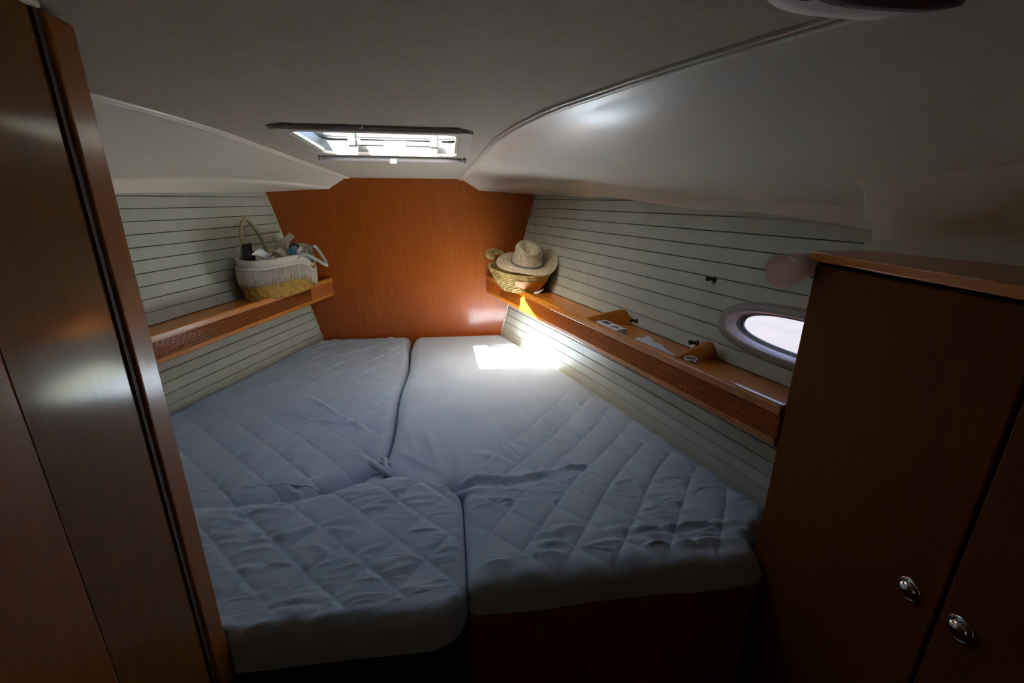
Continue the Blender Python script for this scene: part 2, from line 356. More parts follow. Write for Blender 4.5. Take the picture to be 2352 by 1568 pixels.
# white liner of the recess
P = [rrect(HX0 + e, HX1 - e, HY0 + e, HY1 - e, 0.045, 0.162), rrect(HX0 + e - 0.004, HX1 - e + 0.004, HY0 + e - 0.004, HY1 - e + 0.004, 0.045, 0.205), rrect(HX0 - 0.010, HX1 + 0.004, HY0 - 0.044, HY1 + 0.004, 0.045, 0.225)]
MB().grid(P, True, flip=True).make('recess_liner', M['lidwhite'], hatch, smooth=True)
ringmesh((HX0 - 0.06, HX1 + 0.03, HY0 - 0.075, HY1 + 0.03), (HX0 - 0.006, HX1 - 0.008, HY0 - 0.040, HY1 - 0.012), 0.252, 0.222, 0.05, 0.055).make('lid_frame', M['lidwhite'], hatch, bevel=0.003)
ringmesh((HX0 - 0.012, HX1 + 0.002, HY0 - 0.042, HY1 + 0.002), (HX0 - 0.004, HX1 - 0.006, HY0 - 0.038, HY1 - 0.010), 0.2225, 0.216, 0.05, 0.055).make('seal', M['seal'], hatch)
p = rrect(HX0 - 0.05, HX1 + 0.02, HY0 - 0.065, HY1 + 0.02, 0.05, 0.2535)
MB().add(p, [tuple(range(len(p)))]).make('pane', M['acrylic'], hatch)
# cream roller-blind tracks and the front/back cassette bars of the blind
MB().ext([(HX0 + 0.012, HY0 + 0.02, 0.188), (HX0 + 0.02, HY0 + 0.02, 0.188), (HX0 + 0.02, HY0 + 0.02, 0.178), (HX0 + 0.012, HY0 + 0.02, 0.178)], (0, 0.36, -0.018)).make('blind_track', M['cream'], hatch)
MB().ext([(HX1 - 0.02, HY0 + 0.02, 0.188), (HX1 - 0.012, HY0 + 0.02, 0.188), (HX1 - 0.012, HY0 + 0.02, 0.178), (HX1 - 0.02, HY0 + 0.02, 0.178)], (0, 0.36, -0.018)).make('blind_track', M['cream'], hatch)
zc0 = ceilz(HY0 - 0.02)
MB().box((HX0 + 0.010, HY0 - 0.045, zc0 - 0.014), (HX1 - 0.004, HY0 - 0.012, zc0 + 0.002)).make('blind_cassette', M['frame'], hatch, bevel=0.006, seg=3)
zc1 = ceilz(HY1 + 0.04)
bb = MB().box((HX0 - 0.018, HY1 + 0.010, zc1 - 0.026), (HX1 + 0.012, HY1 + 0.028, zc1 - 0.009)).make('blind_bar', M['frame'], hatch, bevel=0.005, seg=3)
MB().box((0.030, HY1 + 0.002, zc1 - 0.034), (0.056, HY1 + 0.012, zc1 - 0.014)).make('latch', M['white'], bb, bevel=0.003)
for x in (HX0 - 0.026, HX1 + 0.014): MB().box((x, HY1 + 0.004, zc1 - 0.028), (x + 0.014, HY1 + 0.034, zc1 + 0.002)).make('end_cap', M['frame'], hatch, bevel=0.004)
for x in (-0.080, 0.190):                                    # screws / catches on the far rim
    MB().obox((x, HY1 - 0.004, ceilz(HY1) - 0.006), (1, 0, 0), (0, 1, -0.05), (0, 0, 1), 0.010, 0.006, 0.004).make('catch', M['peg'], hatch, bevel=0.002)
# two lever handles joined by the vent bar
yb = HY1 - 0.055; zb = ceilz(yb) + 0.022
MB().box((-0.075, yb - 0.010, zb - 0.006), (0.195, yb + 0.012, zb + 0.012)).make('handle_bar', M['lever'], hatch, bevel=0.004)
for x in (-0.105, 0.185):
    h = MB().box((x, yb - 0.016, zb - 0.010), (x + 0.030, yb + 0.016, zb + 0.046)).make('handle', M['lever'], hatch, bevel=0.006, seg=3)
    MB().lathe((x + 0.034, yb, zb + 0.012), (1, 0, 0), [(0.0, 0.010), (0.008, 0.009), (0.009, 0.0), (0.009, -0.006)], 14).make('pivot', M['frame'], h, smooth=True)
MB().box((0.02, yb - 0.013, zb - 0.008), (0.10, yb - 0.009, zb + 0.012)).make('vent_cover', M['frame'], hatch, bevel=0.001)
MB().lathe((0.020, HY0 - 0.075, ceilz(HY0) - 0.001), (0, 0, -1), [(0.007, 0.0), (0.007, 0.006), (0.004, 0.009), (0, 0.009)], 12).make('snap_button', M['frame'], hatch, smooth=True)

# second overhead hatch, blind shut, only its forward rim is in view
ov = empty('overhead_hatch', (0.74, 0.40, 0.235), 'pale rounded overhead hatch frame with a closed plum blind, above the locker', 'hatch')
def oval(cx, cy, a, b, z, n=40, e_=3.0, slope=True):
    out = []
    for k in range(n):
        t = 2 * math.pi * k / n; c, s_ = math.cos(t), math.sin(t)
        x, y = cx + a * abs(c) ** (2 / e_) * (1 if c >= 0 else -1), cy + b * abs(s_) ** (2 / e_) * (1 if s_ >= 0 else -1)
        out.append((x, y, z - 0.05 * y))
    return out
z0 = 0.2565
P = [oval(0.74, 0.375, 0.185, 0.212, z0 + 0.0), oval(0.74, 0.375, 0.183, 0.210, z0 - 0.010), oval(0.74, 0.375, 0.165, 0.192, z0 - 0.012), oval(0.74, 0.375, 0.145, 0.170, z0 - 0.010)]
MB().grid(P, True).make('frame', M['rim_pale'], ov, smooth=True)
P = [oval(0.74, 0.375, 0.147, 0.172, z0 - 0.010), oval(0.74, 0.375, 0.144, 0.169, z0 - 0.017), oval(0.74, 0.375, 0.130, 0.155, z0 - 0.019), oval(0.74, 0.375, 0.120, 0.145, z0 - 0.012), oval(0.74, 0.375, 0.02, 0.02, z0 - 0.012)]
MB().grid(P, True).make('blind', M['blind'], ov, smooth=True)
MB().lathe((0.635, 0.520, z0 - 0.026 - 0.010), (0, 0, -1), [(0.014, 0), (0.014, 0.006), (0.010, 0.010), (0, 0.010)], 14).make('knob', M['blind'], ov, smooth=True)

# ------------------------------------------------------------------ portlight in the right lining
port = empty('window_1', (1.12, 0.99, -0.351), 'oval portlight in the right hull lining', None, kind='structure')
def sup(a, b, off, n=56, ex=2.5):
    out = []
    for k in range(n):
        t = 2 * math.pi * k / n; c, s_ = math.cos(t), math.sin(t)
        y = WC[0] + a * abs(c) ** (2 / ex) * (1 if c >= 0 else -1); z = WC[1] + b * abs(s_) ** (2 / ex) * (1 if s_ >= 0 else -1)
        out.append((hullx(y, max(z, -0.47)) + off, y, z))
    return out
MB().grid([sup(0.284, 0.084, 0.006), sup(0.280, 0.080, -0.005), sup(0.270, 0.072, -0.010), sup(0.258, 0.061, -0.011), sup(0.252, 0.057, -0.010)], True, flip=True).make('window_frame', M['ring'], port, smooth=True)
MB().grid([sup(0.252, 0.057, -0.010), sup(0.246, 0.054, -0.006), sup(0.236, 0.0500, 0.014)], True, flip=True).make('inner_lip', M['lip'], port, smooth=True)
MB().grid([sup(0.236, 0.0500, 0.014), sup(0.2265, 0.0450, 0.018)], True, flip=True).make('inner_ring', M['ring'], port, smooth=True)
MB().grid([sup(0.2265, 0.0450, 0.018), sup(0.2245, 0.0440, 0.019), sup(0.222, 0.0425, 0.028), sup(0.250, 0.075, 0.030)], True, flip=True).make('seal', M['seal'], port, smooth=True)
p = sup(0.235, 0.055, 0.030); MB().add(p, [tuple(range(len(p)))]).make('pane', M['smoked'], port)

# ------------------------------------------------------------------ side shelves
SZ = -0.46
def fx(Y): return 0.472 + 0.275 * (D - Y)
def make_shelf(s, yend, label, dividers):
    root = empty('side_shelf', (s * fx(1.8), 1.8, -0.475), label, 'shelf')
    def rail(pts, name, m, y0=yend, y1=D - 0.001, bevel=0.0, parent=root, smooth=False):
        # pts: (inboard offset, z) closed profile, swept along the front line
        n = len(pts); P = [[(s * (fx(y) + dx), y, z) for dx, z in pts] for y in (y0, y1)]
        f = [(i, (i + 1) % n, n + (i + 1) % n, n + i) for i in range(n)] + [tuple(range(n)), tuple(range(n, 2 * n))[::-1]]
        if s == 1: f = [q[::-1] for q in f]
        return build(name, P[0] + P[1], f, m, parent, smooth=smooth, bevel=bevel)
    # board
    n = 14; yy = np.linspace(yend, D - 0.001, n); V = []; F = []
    for z in (SZ - 0.018, SZ - 0.030):
        for y in yy: V += [(s * (fx(y) + 0.016), y, z), (s * (hullx(y, z) + 0.004), y, z)]
    for i in range(n - 1):
        a = 2 * i; F += [(a, a + 1, a + 3, a + 2), (a + 2 * n, a + 2 + 2 * n, a + 3 + 2 * n, a + 1 + 2 * n), (a, a + 2, a + 2 + 2 * n, a + 2 * n), (a + 1, a + 1 + 2 * n, a + 3 + 2 * n, a + 3)]
    if s == -1: F = [q[::-1] for q in F]
    build('shelf_board', V, F, M['shelf'], root)
    rail([(-0.002, SZ - 0.026), (-0.003, SZ - 0.004), (0.001, SZ), (0.016, SZ), (0.018, SZ - 0.004), (0.018, SZ - 0.032)], 'top_rail', M['shelf'], bevel=0.0015)
    rail([(0.004, -0.572), (0.0, -0.568), (-0.002, -0.549), (0.018, -0.549), (0.018, -0.572)], 'bottom_rail', M['shelf'], bevel=0.0015)
    rail([(0.008, -0.549), (0.008, SZ - 0.026), (0.018, SZ - 0.026), (0.018, -0.549)], 'back_strip', M['groove'])
    nr = 10; h = (0.549 - 0.486) / nr; mb = MB()
    for k in range(nr):
        z1 = SZ - 0.0265 - k * h; z0_ = z1 - h * 0.56
        for y0, y1 in ((yend, 2.60),):
            pts = [(0.0015, z0_), (-0.001, z0_ + h * 0.2), (-0.001, z1 - h * 0.2), (0.0015, z1), (0.010, z1), (0.010, z0_)]
            m_ = len(pts); P = [(s * (fx(y) + dx), y, z) for y in (y0, y1) for dx, z in pts]
            f = [(i, (i + 1) % m_, m_ + (i + 1) % m_, m_ + i) for i in range(m_)] + [tuple(range(m_)), tuple(range(m_, 2 * m_))[::-1]]
            mb.add(P, [q[::-1] for q in f] if s == 1 else f)
    rb = mb.make('ribs', M['rib'], root); rb['kind'] = 'stuff'
    rail([(-0.001, -0.549), (-0.001, SZ - 0.026), (0.009, SZ - 0.026), (0.009, -0.549)], 'end_panel', M['bulkhead'], y0=2.60)
    for ya, yb_ in dividers:      # front foot Y, wall foot Y
        A = Vector((s * (fx(ya) + 0.012), ya, SZ)); B = Vector((s * (hullx(yb_, SZ) - 0.004), yb_, SZ)); d = (B - A).normalized(); nn = Vector((-d.y, d.x, 0)) * 0.006
        L = (B - A).length; zb_ = SZ - 0.018
        poly = [A + Vector((0, 0, zb_ - SZ)), B + Vector((0, 0, zb_ - SZ)), B + Vector((0, 0, 0.006)), A + d * (L - 0.022) + Vector((0, 0, 0.040)), A + d * (L - 0.034) + Vector((0, 0, 0.044)), A + d * (L - 0.048) + Vector((0, 0, 0.042)), A + Vector((0, 0, 0.003))]
        MB().ext([q - nn for q in poly], nn * 2).make('divider', M['shelf'], root, bevel=0.0015)
    return root
make_shelf(-1, 0.76, 'teak side shelf with ribbed front on the left hull lining, holding the fringed basket', [])
make_shelf(1, 0.864, 'long teak side shelf with ribbed front and two dividers below the oval portlight', [(1.715, 1.66), (1.215, 1.235)])

# ------------------------------------------------------------------ left locker (panel, post) and right locker
lk = empty('entry_locker', (-0.6, 0.3, -1.62), 'tall dark cherry locker with a vertical edge post at the left edge of the doorway', 'locker')
zt = 0.212
def px_(Y): return -0.233 + 0.078 * (0.75 - Y)
def lblock(y0, y1, z0_, z1_, a, b):
    return MB().hexa([(px_(y0) + a, y0, z0_), (px_(y0) + b, y0, z0_), (px_(y1) + b, y1, z0_), (px_(y1) + a, y1, z0_), (px_(y0) + a, y0, z1_), (px_(y0) + b, y0, z1_), (px_(y1) + b, y1, z1_), (px_(y1) + a, y1, z1_)])
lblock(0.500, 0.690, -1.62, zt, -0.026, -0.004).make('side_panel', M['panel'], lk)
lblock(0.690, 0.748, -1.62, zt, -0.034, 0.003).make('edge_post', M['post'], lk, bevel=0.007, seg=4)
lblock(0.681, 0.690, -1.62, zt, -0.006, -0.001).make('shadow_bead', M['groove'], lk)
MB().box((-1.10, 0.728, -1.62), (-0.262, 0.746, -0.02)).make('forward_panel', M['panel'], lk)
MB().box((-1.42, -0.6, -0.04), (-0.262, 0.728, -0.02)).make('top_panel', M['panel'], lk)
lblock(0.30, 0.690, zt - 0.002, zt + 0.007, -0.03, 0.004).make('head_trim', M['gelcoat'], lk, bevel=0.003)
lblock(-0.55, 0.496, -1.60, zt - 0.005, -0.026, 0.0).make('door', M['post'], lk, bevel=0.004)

rk = empty('hanging_locker', (1.0, 0.4, -1.62), 'shaded cherry locker with two doors and chrome knobs at the right beside the berth', 'locker')
def cx(Y): return 1.02 - 0.10 * (0.86 - Y)
def faceblock(y0, y1, z0, z1, dx0, dx1):
    return MB().hexa([(cx(y0) + dx0, y0, z0), (cx(y0) + dx1, y0, z0), (cx(y1) + dx1, y1, z0), (cx(y1) + dx0, y1, z0), (cx(y0) + dx0, y0, z1), (cx(y0) + dx1, y0, z1), (cx(y1) + dx1, y1, z1), (cx(y1) + dx0, y1, z1)])
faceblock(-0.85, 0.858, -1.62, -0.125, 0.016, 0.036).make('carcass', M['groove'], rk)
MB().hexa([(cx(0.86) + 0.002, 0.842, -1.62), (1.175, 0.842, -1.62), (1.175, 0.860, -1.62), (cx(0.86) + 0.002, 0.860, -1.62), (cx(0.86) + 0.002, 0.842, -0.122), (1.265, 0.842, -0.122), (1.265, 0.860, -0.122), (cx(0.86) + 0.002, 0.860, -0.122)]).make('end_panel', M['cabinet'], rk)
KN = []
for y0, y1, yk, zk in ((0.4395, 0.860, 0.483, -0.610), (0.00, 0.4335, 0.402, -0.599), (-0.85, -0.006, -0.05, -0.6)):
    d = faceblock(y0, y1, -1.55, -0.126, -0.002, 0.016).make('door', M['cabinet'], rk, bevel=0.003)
    if yk > 0:
        c = Vector((cx(yk) - 0.002, yk, zk)); ax = Vector((-1, 0.10, 0))
        k_ = MB().lathe(c, ax, [(0.0195, 0.0), (0.0195, 0.0025), (0.0175, 0.0045), (0.0155, 0.0025), (0.0150, 0.001)], 28).make('knob_ring', M['chrome'], d, smooth=True)
        MB().lathe(c, ax, [(0.0150, 0.001), (0.0145, 0.006), (0.011, 0.0105), (0.006, 0.0125), (0.0, 0.013)], 28).make('knob', M['chrome'], d, smooth=True)
# top board with a light edge
V = [(cx(0.86) - 0.012, 0.870), (1.262, 0.870), (1.42, 0.3), (1.72, -0.85), (cx(-0.85) - 0.012, -0.85)]
MB().ext([(x, y, -0.118) for x, y in V], (0, 0, 0.020)).make('top_board', M['shelf'], rk, bevel=0.004, seg=3)
# white moulding that drops from the side deck to the locker top
tr = []
for y in (0.868, 0.80, 0.6, 0.3, 0.0, -0.5, -0.85):
    xe, ze = edge(y); k_ = (0.868 - y) * 0.20; xs = 1.137 + k_
    sec = sorted(section(y)[4:19]); zf = lambda x_: float(np.interp(x_, [q[0] for q in sec], [q[1] for q in sec]))
    tr.append([(xs - 0.070, y, zf(xs - 0.070) + 0.002), (xs - 0.055, y, zf(xs - 0.055) - 0.002), (xs - 0.035, y, zf(xs - 0.035) - 0.010), (xs - 0.016, y, ze - 0.010), (xs + 0.003, y, ze - 0.022), (xs + 0.010, y, ze - 0.040), (xs + 0.012, y, -0.072), (xs + 0.010, y, -0.077), (xs - 0.002, y, -0.078), (xs - 0.002, y, -0.099)])
o = MB().grid(tr).make('trim_3', M['gelcoat'], smooth=True, origin=(1.1, 0.5, -0.05)); tag(o, kind='structure')
pf_ = [p_ for p_ in tr[0]] + [(1.32, 0.868, -0.099), (1.32, 0.868, 0.0)]
MB().ext([(x, 0.8685, z) for x, y, z in pf_], (0, 0.003, 0)).make('end_face', M['gelcoat'], o)

# ------------------------------------------------------------------ reading lamp on the locker corner
lp = empty('reading_lamp', (1.02, 0.88, -0.135), 'small frosted cone reading lamp fixed at the forward corner of the right locker top', 'lamp')
ax = Vector((-0.98, -0.17, -0.17)).normalized(); c0 = Vector((1.050, 0.893, -0.127))
MB().lathe(c0, ax, [(0.0, 0.0), (0.016, 0.001), (0.022, 0.006), (0.0245, 0.012), (0.0375, 0.102), (0.0385, 0.103), (0.0370, 0.1025), (0.0235, 0.014), (0.020, 0.008), (0.0, 0.006)], 40).make('lamp_shade', M['shade'], lp, smooth=True)
MB().lathe(c0 + ax * 0.006, ax, [(0.007, 0.0), (0.007, 0.040), (0.005, 0.045), (0, 0.046)], 14).make('bulb', M['peg'], lp, smooth=True)
MB().tube([c0 - ax * 0.001, c0 - ax * 0.012, c0 - ax * 0.022 + Vector((0.01, -0.006, 0))], 0.0055, 10).make('bracket', M['chrome'], lp, smooth=True)

# coat pegs on the right lining
for (y, z, lab) in ((1.345, -0.242, 'small dark coat peg on the right lining above and left of the portlight'), (1.322, -0.452, 'small dark coat peg just above the shelf, behind the aft divider'), (1.630, -0.455, 'small dark peg just above the shelf beside the forward divider')):
    x = hullx(y, z); pg = empty('coat_peg', (x, y, z), lab, 'peg', 'coat pegs on the right lining')
    MB().lathe((x + 0.001, y, z), (-1, 0, 0), [(0.009, 0), (0.009, 0.003), (0.006, 0.005)], 14).make('base', M['peg'], pg, smooth=True)
    MB().lathe((x - 0.004, y, z), (-1, 0.2, 0.1), [(0.005, 0), (0.005, 0.012), (0.008, 0.016), (0.008, 0.022), (0.004, 0.025), (0, 0.025)], 14).make('peg_head', M['peg'], pg, smooth=True)

# ------------------------------------------------------------------ berth base
bb_ = empty('bunk', (0.3, 1.6, -1.62), 'dark wooden bunk front with a brass catch under the right mattress', 'berth')
MB().box((0.262, 0.835, -1.62), (1.018, 0.853, -0.944)).make('front_panel', M['post'], bb_, bevel=0.002)
MB().box((0.262, 0.826, -1.004), (1.018, 0.835, -0.944)).make('top_strip', M['post'], bb_, bevel=0.002)
MB().lathe((0.433, 0.835, -1.03), (0, -1, 0), [(0.007, 0), (0.007, 0.003), (0.003, 0.005), (0, 0.005)], 16).make('catch', M['brass'], bb_, smooth=True)
MB().box((0.246, 0.835, -1.62), (0.262, 1.35, -0.944)).make('inner_side', M['navy'], bb_)
MB().box((-0.262, 0.95, -1.62), (0.246, 0.965, -0.96)).make('recessed_panel', M['navy'], bb_)
V = [(fxx, y) for fxx, y in ((1.018, 0.86), (1.12, 1.0), (1.04, 1.6), (0.84, 2.2), (0.56, 2.81))]
P_ = [(x, y, -0.962) for x, y in V] + [(-x, y, -0.962) for x, y in V[::-1][:-1]] + [(-1.05, 0.80, -0.962), (0.22, 0.80, -0.962), (0.262, 0.86, -0.962)]
MB().ext(P_, (0, 0, 0.018)).make('berth_board', M['cabinet'], bb_)

# ------------------------------------------------------------------ mattresses
def vnoise(x, y, seed):
    xi, yi = np.floor(x).astype(int), np.floor(y).astype(int); fx_, fy_ = x - xi, y - yi
    fx_ = fx_ * fx_ * (3 - 2 * fx_); fy_ = fy_ * fy_ * (3 - 2 * fy_)
    def h(a, b):
        n_ = (a * 374761393 + b * 668265263 + seed * 982451653) & 0xffffffff
        n_ = ((n_ ^ (n_ >> 13)) * 1274126177) & 0xffffffff
        return ((n_ ^ (n_ >> 16)) & 0xffff) / 65535.0
    return (h(xi, yi) * (1 - fx_) + h(xi + 1, yi) * fx_) * (1 - fy_) + (h(xi, yi + 1) * (1 - fx_) + h(xi + 1, yi + 1) * fx_) * fy_
def ridged(x, y, d, lu, lv, seed):
    """ridges running along unit direction d, length lu, spacing lv"""
    u = (x * d[0] + y * d[1]); v = (-x * d[1] + y * d[0])
    w = v + 0.35 * lv * (vnoise(u / lu * 1.3, v / (lv * 3), seed + 9) - 0.5) * 4
    n_ = vnoise(u / lu, w / lv, seed)
    return np.clip((n_ - 0.52) / 0.48, 0, 1) ** 1.3
def seg(x, y, a, w):
    x0, y0, x1, y1 = a; dx, dy = x1 - x0, y1 - y0; L2 = dx * dx + dy * dy
    t = np.clip(((x - x0) * dx + (y - y0) * dy) / L2, 0, 1); d = np.hypot(x - x0 - t * dx, y - y0 - t * dy)
    return np.exp(-(d / w) ** 2) * (0.25 + 0.75 * np.sin(np.pi * np.clip(t, 0.03, 0.97)))
def crease(x, y, pts, depths, w):
    out = np.zeros_like(x)
    for (a, b, da, db) in zip(pts[:-1], pts[1:], depths[:-1], depths[1:]):
        dx, dy = b[0] - a[0], b[1] - a[1]; L2 = dx * dx + dy * dy
        t = np.clip(((x - a[0]) * dx + (y - a[1]) * dy) / L2, 0, 1); d = np.hypot(x - a[0] - t * dx, y - a[1] - t * dy)
        out = np.maximum(out, (da + (db - da) * t) * np.exp(-(d / w) ** 1.25))
    return out
def quilt(x, y, ph1, ph2, sp1=0.108, sp2=0.1015):
    wob = 0.004 * (vnoise(x * 9, y * 9, 3) - 0.5)
    a = (0.8 * x - 0.6 * y - ph1 + wob) / sp1; b = (0.72 * x + 0.694 * y - ph2 + wob) / sp2
    d1 = np.abs(a - np.round(a)) * sp1; d2 = np.abs(b - np.round(b)) * sp2
    dm = np.minimum(d1, d2)
    return 0.0085 * (1 - np.exp(-dm / 0.0075)) * (0.70 + 0.30 * np.minimum(dm / 0.045, 1)), dm
FL = [(-0.394, 1.92, -0.229, 1.724), (-0.229, 1.724, -0.093, 1.581), (-0.484, 1.796, -0.311, 1.682), (-0.311, 1.682, -0.117, 1.62), (-0.122, 1.444, -0.035, 1.375), (-0.304, 1.273, -0.217, 1.217), (-0.32, 1.208, -0.228, 1.155), (-0.509, 1.453, -0.437, 1.454), (-0.394, 1.131, -0.316, 1.073),
      (-0.411, 1.142, -0.282, 1.139), (-0.335, 1.011, -0.19, 1.032), (-0.21, 1.035, -0.044, 1.088), (-0.129, 1.042, -0.028, 1.023), (-0.035, 1.107, 0.042, 1.118), (-0.036, 0.925, 0.042, 0.957), (-0.03, 0.914, 0.028, 0.922), (-0.116, 0.977, -0.065, 0.939), (-0.314, 0.922, -0.235, 0.926), (-0.233, 0.849, -0.176, 0.837), (-0.182, 0.818, -0.065, 0.823), (-0.16, 0.791, -0.084, 0.793)]
FR = [(0.475, 0.97, 0.586, 0.962), (0.606, 0.941, 0.714, 0.946), (0.698, 0.906, 0.808, 0.915), (0.709, 0.893, 0.78, 0.861), (0.556, 0.89, 0.654, 0.906), (0.436, 0.951, 0.541, 0.956), (0.437, 0.911, 0.53, 0.916), (0.4, 0.884, 0.518, 0.874), (0.546, 1.21, 0.642, 1.253), (0.783, 1.217, 0.777, 1.122), (0.804, 1.187, 0.802, 1.119), (0.316, 1.266, 0.415, 1.35),
      (0.247, 1.174, 0.443, 1.149), (0.269, 1.132, 0.434, 1.089), (0.259, 1.09, 0.367, 1.076), (0.834, 1.973, 0.888, 1.477), (0.885, 1.892, 0.964, 1.654), (0.693, 1.576, 0.694, 1.409), (0.914, 1.72, 1.013, 1.537), (0.874, 1.554, 0.873, 1.323), (0.969, 1.683, 1.058, 1.432), (0.995, 1.539, 1.016, 1.347), (1.022, 1.315, 1.014, 1.158), (0.861, 1.666, 0.834, 1.413), (0.63, 1.819, 0.669, 1.606), (0.72, 1.497, 0.707, 1.305), (1.083, 1.069, 1.092, 0.93)]
FRbig = [(0.783, 0.872, 1.017, 0.862), (0.70, 0.935, 1.05, 0.925), (0.304, 1.241, 0.433, 1.208), (0.433, 1.208, 0.573, 1.234), (0.573, 1.234, 0.695, 1.246), (0.238, 1.207, 0.304, 1.241)]
def hL(x, y):
    h = np.zeros_like(x)
    q, dm = quilt(x, y, -0.094, 0.6395 - 6 * 0.1015)
    mq = (1 - 0.80 * sst(1.55, 1.95, y)) * (0.3 + 0.7 * sst(0.775, 0.85, y)); h += 0.007 * np.exp(-((y - 0.775 - 0.008 * np.sin(x * 9)) / 0.009) ** 2) * (1 - sst(0.0, 0.15, x)); h += (q - 0.007) * mq
    inset = (1 - sst(0.012, 0.03, 0.04 - dm)) if False else np.clip(dm / 0.02, 0, 1)
    patch = sst(0.22, 0.5, vnoise(x * 6 + 3, y * 6, 21)) * (1 - sst(1.15, 1.35, y))
    h += 0.0075 * ridged(x, y, (0.98, 0.12), 0.08, 0.014, 5) * patch * inset
    h += 0.005 * ridged(x, y, (0.99, 0.05), 0.05, 0.009, 8) * patch * inset
    ribs = sst(1.35, 1.7, y) * (0.4 + 0.6 * sst(0.3, 0.6, vnoise(x * 4, y * 4, 33)))
    h += 0.008 * ridged(x, y, (0.62, 0.78), 0.16, 0.018, 12) * ribs
    for a in FL: h += 0.007 * seg(x, y, a, 0.011) - 0.004 * seg(x, y - 0.016, a, 0.012)
    for a in FL[:4]: h += 0.007 * seg(x, y, a, 0.016)
    h -= crease(x, y, [(-0.75, 1.16), (-0.50, 1.185), (-0.36, 1.19), (-0.228, 1.222), (-0.13, 1.27), (-0.03, 1.345), (0.02, 1.37)], [0.002, 0.008, 0.020, 0.046, 0.054, 0.058, 0.06], 0.024)
    h -= 0.018 * np.exp(-((x + 0.10) ** 2 + (y - 1.33) ** 2) / 0.016)
    h += 0.012 * np.exp(-((x - 0.0) ** 2 / 0.03 + (y - 1.20) ** 2 / 0.0025))
    h += 0.008 * (vnoise(x * 5, y * 5, 40) - 0.5) + 0.003 * (vnoise(x * 18, y * 18, 41) - 0.5)
    e_ = np.clip((xr_L(y) - x) / 0.05, 0, 1)                     # puckers along the seam of the forward cushion
    h += 0.004 * (vnoise(x * 3, y * 45, 50) - 0.5) * (1 - e_) * 2
    return h
def hR(x, y):
    h = np.zeros_like(x)
    q, dm = quilt(x, y + 0.0, -0.111 + 0.05 * sst(1.1, 1.5, y), 0.910 - 8 * 0.1015)
    side = (x - 0.24) * 0.83 - (y - 1.16) * 0.56                 # positive: outboard, where the quilting is seen
    mq = sst(-0.06, 0.10, side) * (0.7 + 0.3 * sst(0.83, 0.90, y)); h += (q - 0.007) * mq
    inset = np.clip(dm / 0.02, 0, 1)
    patch = sst(0.22, 0.5, vnoise(x * 6 + 7, y * 6 + 2, 22)) * (1 - sst(1.1, 1.3, y))
    h += 0.008 * ridged(x, y, (0.99, -0.02), 0.08, 0.014, 6) * patch * inset
    h += 0.005 * ridged(x, y, (0.98, 0.10), 0.05, 0.009, 9) * patch * inset
    pf = sst(1.2, 1.4, y) * mq * sst(0.3, 0.55, vnoise(x * 7, y * 7 + 5, 44))
    h += 0.010 * ridged(x, y, (0.25, -0.97), 0.10, 0.018, 15) * pf
    h += 0.004 * ridged(x, y, (0.5, -0.86), 0.07, 0.014, 16) * pf
    for a in FR: h += 0.007 * seg(x, y, a, 0.011) - 0.004 * seg(x, y - 0.015, a, 0.012)
    for a in FRbig: h += 0.010 * seg(x, y, a, 0.010) - 0.006 * seg(x, y + 0.016, a, 0.011)
    h -= crease(x, y, [(0.22, 1.20), (0.30, 1.215), (0.42, 1.185), (0.56, 1.20)], [0.05, 0.028, 0.014, 0.003], 0.022)
    for a in ((0.0, 1.45, 0.20, 1.27), (0.05, 1.62, 0.11, 1.33), (0.13, 1.55, 0.19, 1.28), (0.25, 1.40, 0.24, 1.26), (0.30, 1.37, 0.42, 1.30)):
        h += 0.007 * seg(x, y, a, 0.014)
    h -= 0.015 * np.exp(-((x - 0.12) ** 2 + (y - 1.30) ** 2) / 0.010)
    h += 0.007 * (vnoise(x * 5, y * 5, 60) - 0.5) + 0.002 * (vnoise(x * 18, y * 18, 61) - 0.5)
    return h
def arc(y, y0, y1, r):
    """how far a side moves in near the ends (rounded plan corners)"""
    a = np.clip((y0 + r - y) / r, 0, 1); b = np.clip((y - (y1 - r)) / r, 0, 1)
    return r * (1 - np.sqrt(np.clip(1 - a * a, 0, 1))) + r * (1 - np.sqrt(np.clip(1 - b * b, 0, 1)))
LY0, LY1 = 0.752, 2.815; RY0, RY1 = 0.812, 2.815
def xr_L(y):
    y = np.asarray(y, float)
    t = np.clip((y - 1.10) / (1.265 - 1.10), 0, 1); x = 0.256 - 0.244 * (1 - np.sqrt(np.clip(1 - t ** 2.4, 0, 1)))
    x = np.where(y > 1.265, 0.012 - 0.017 * sst(1.265, 1.35, y), x)
    x = x + 0.006 * np.sin(y * 9) * (y > 1.4) - 0.012 * sst(2.3, 2.8, y)
    return x - arc(y, LY0, 9, 0.085) - arc(y, -9, LY1, 0.05)
def xl_R(y):
    y = np.asarray(y, float)
    x = np.where(y < 1.16, 0.2575, 0.0)
    t = np.clip((y - 1.16) / (1.40 - 1.16), 0, 1); x = np.where(y >= 1.16, 0.2575 - 0.2575 * (1 - (1 - t) ** 2.2) + 0.0, x)
    x = np.maximum(x, 0.0) + np.where(y > 1.35, 0.001 + 0.006 * np.sin(y * 9) * (y > 1.4), 0.0)
    return x + arc(y, RY0, 9, 0.03) + arc(y, -9, RY1, 0.055)
def hullside(y):
    return np.array([hullx(q, -0.84) - 0.006 for q in np.asarray(y, float)])
def xl_L(y): return np.maximum(-hullside(y), -1.08) + arc(y, -9, LY1, 0.03)
def xr_R(y):
    y = np.asarray(y, float); h_ = hullside(y)
    lim = np.where(y < 0.98, 1.012 + 0.14 * sst(0.862, 0.98, y), h_)
    return np.minimum(h_, lim) - arc(y, -9, RY1, 0.03)
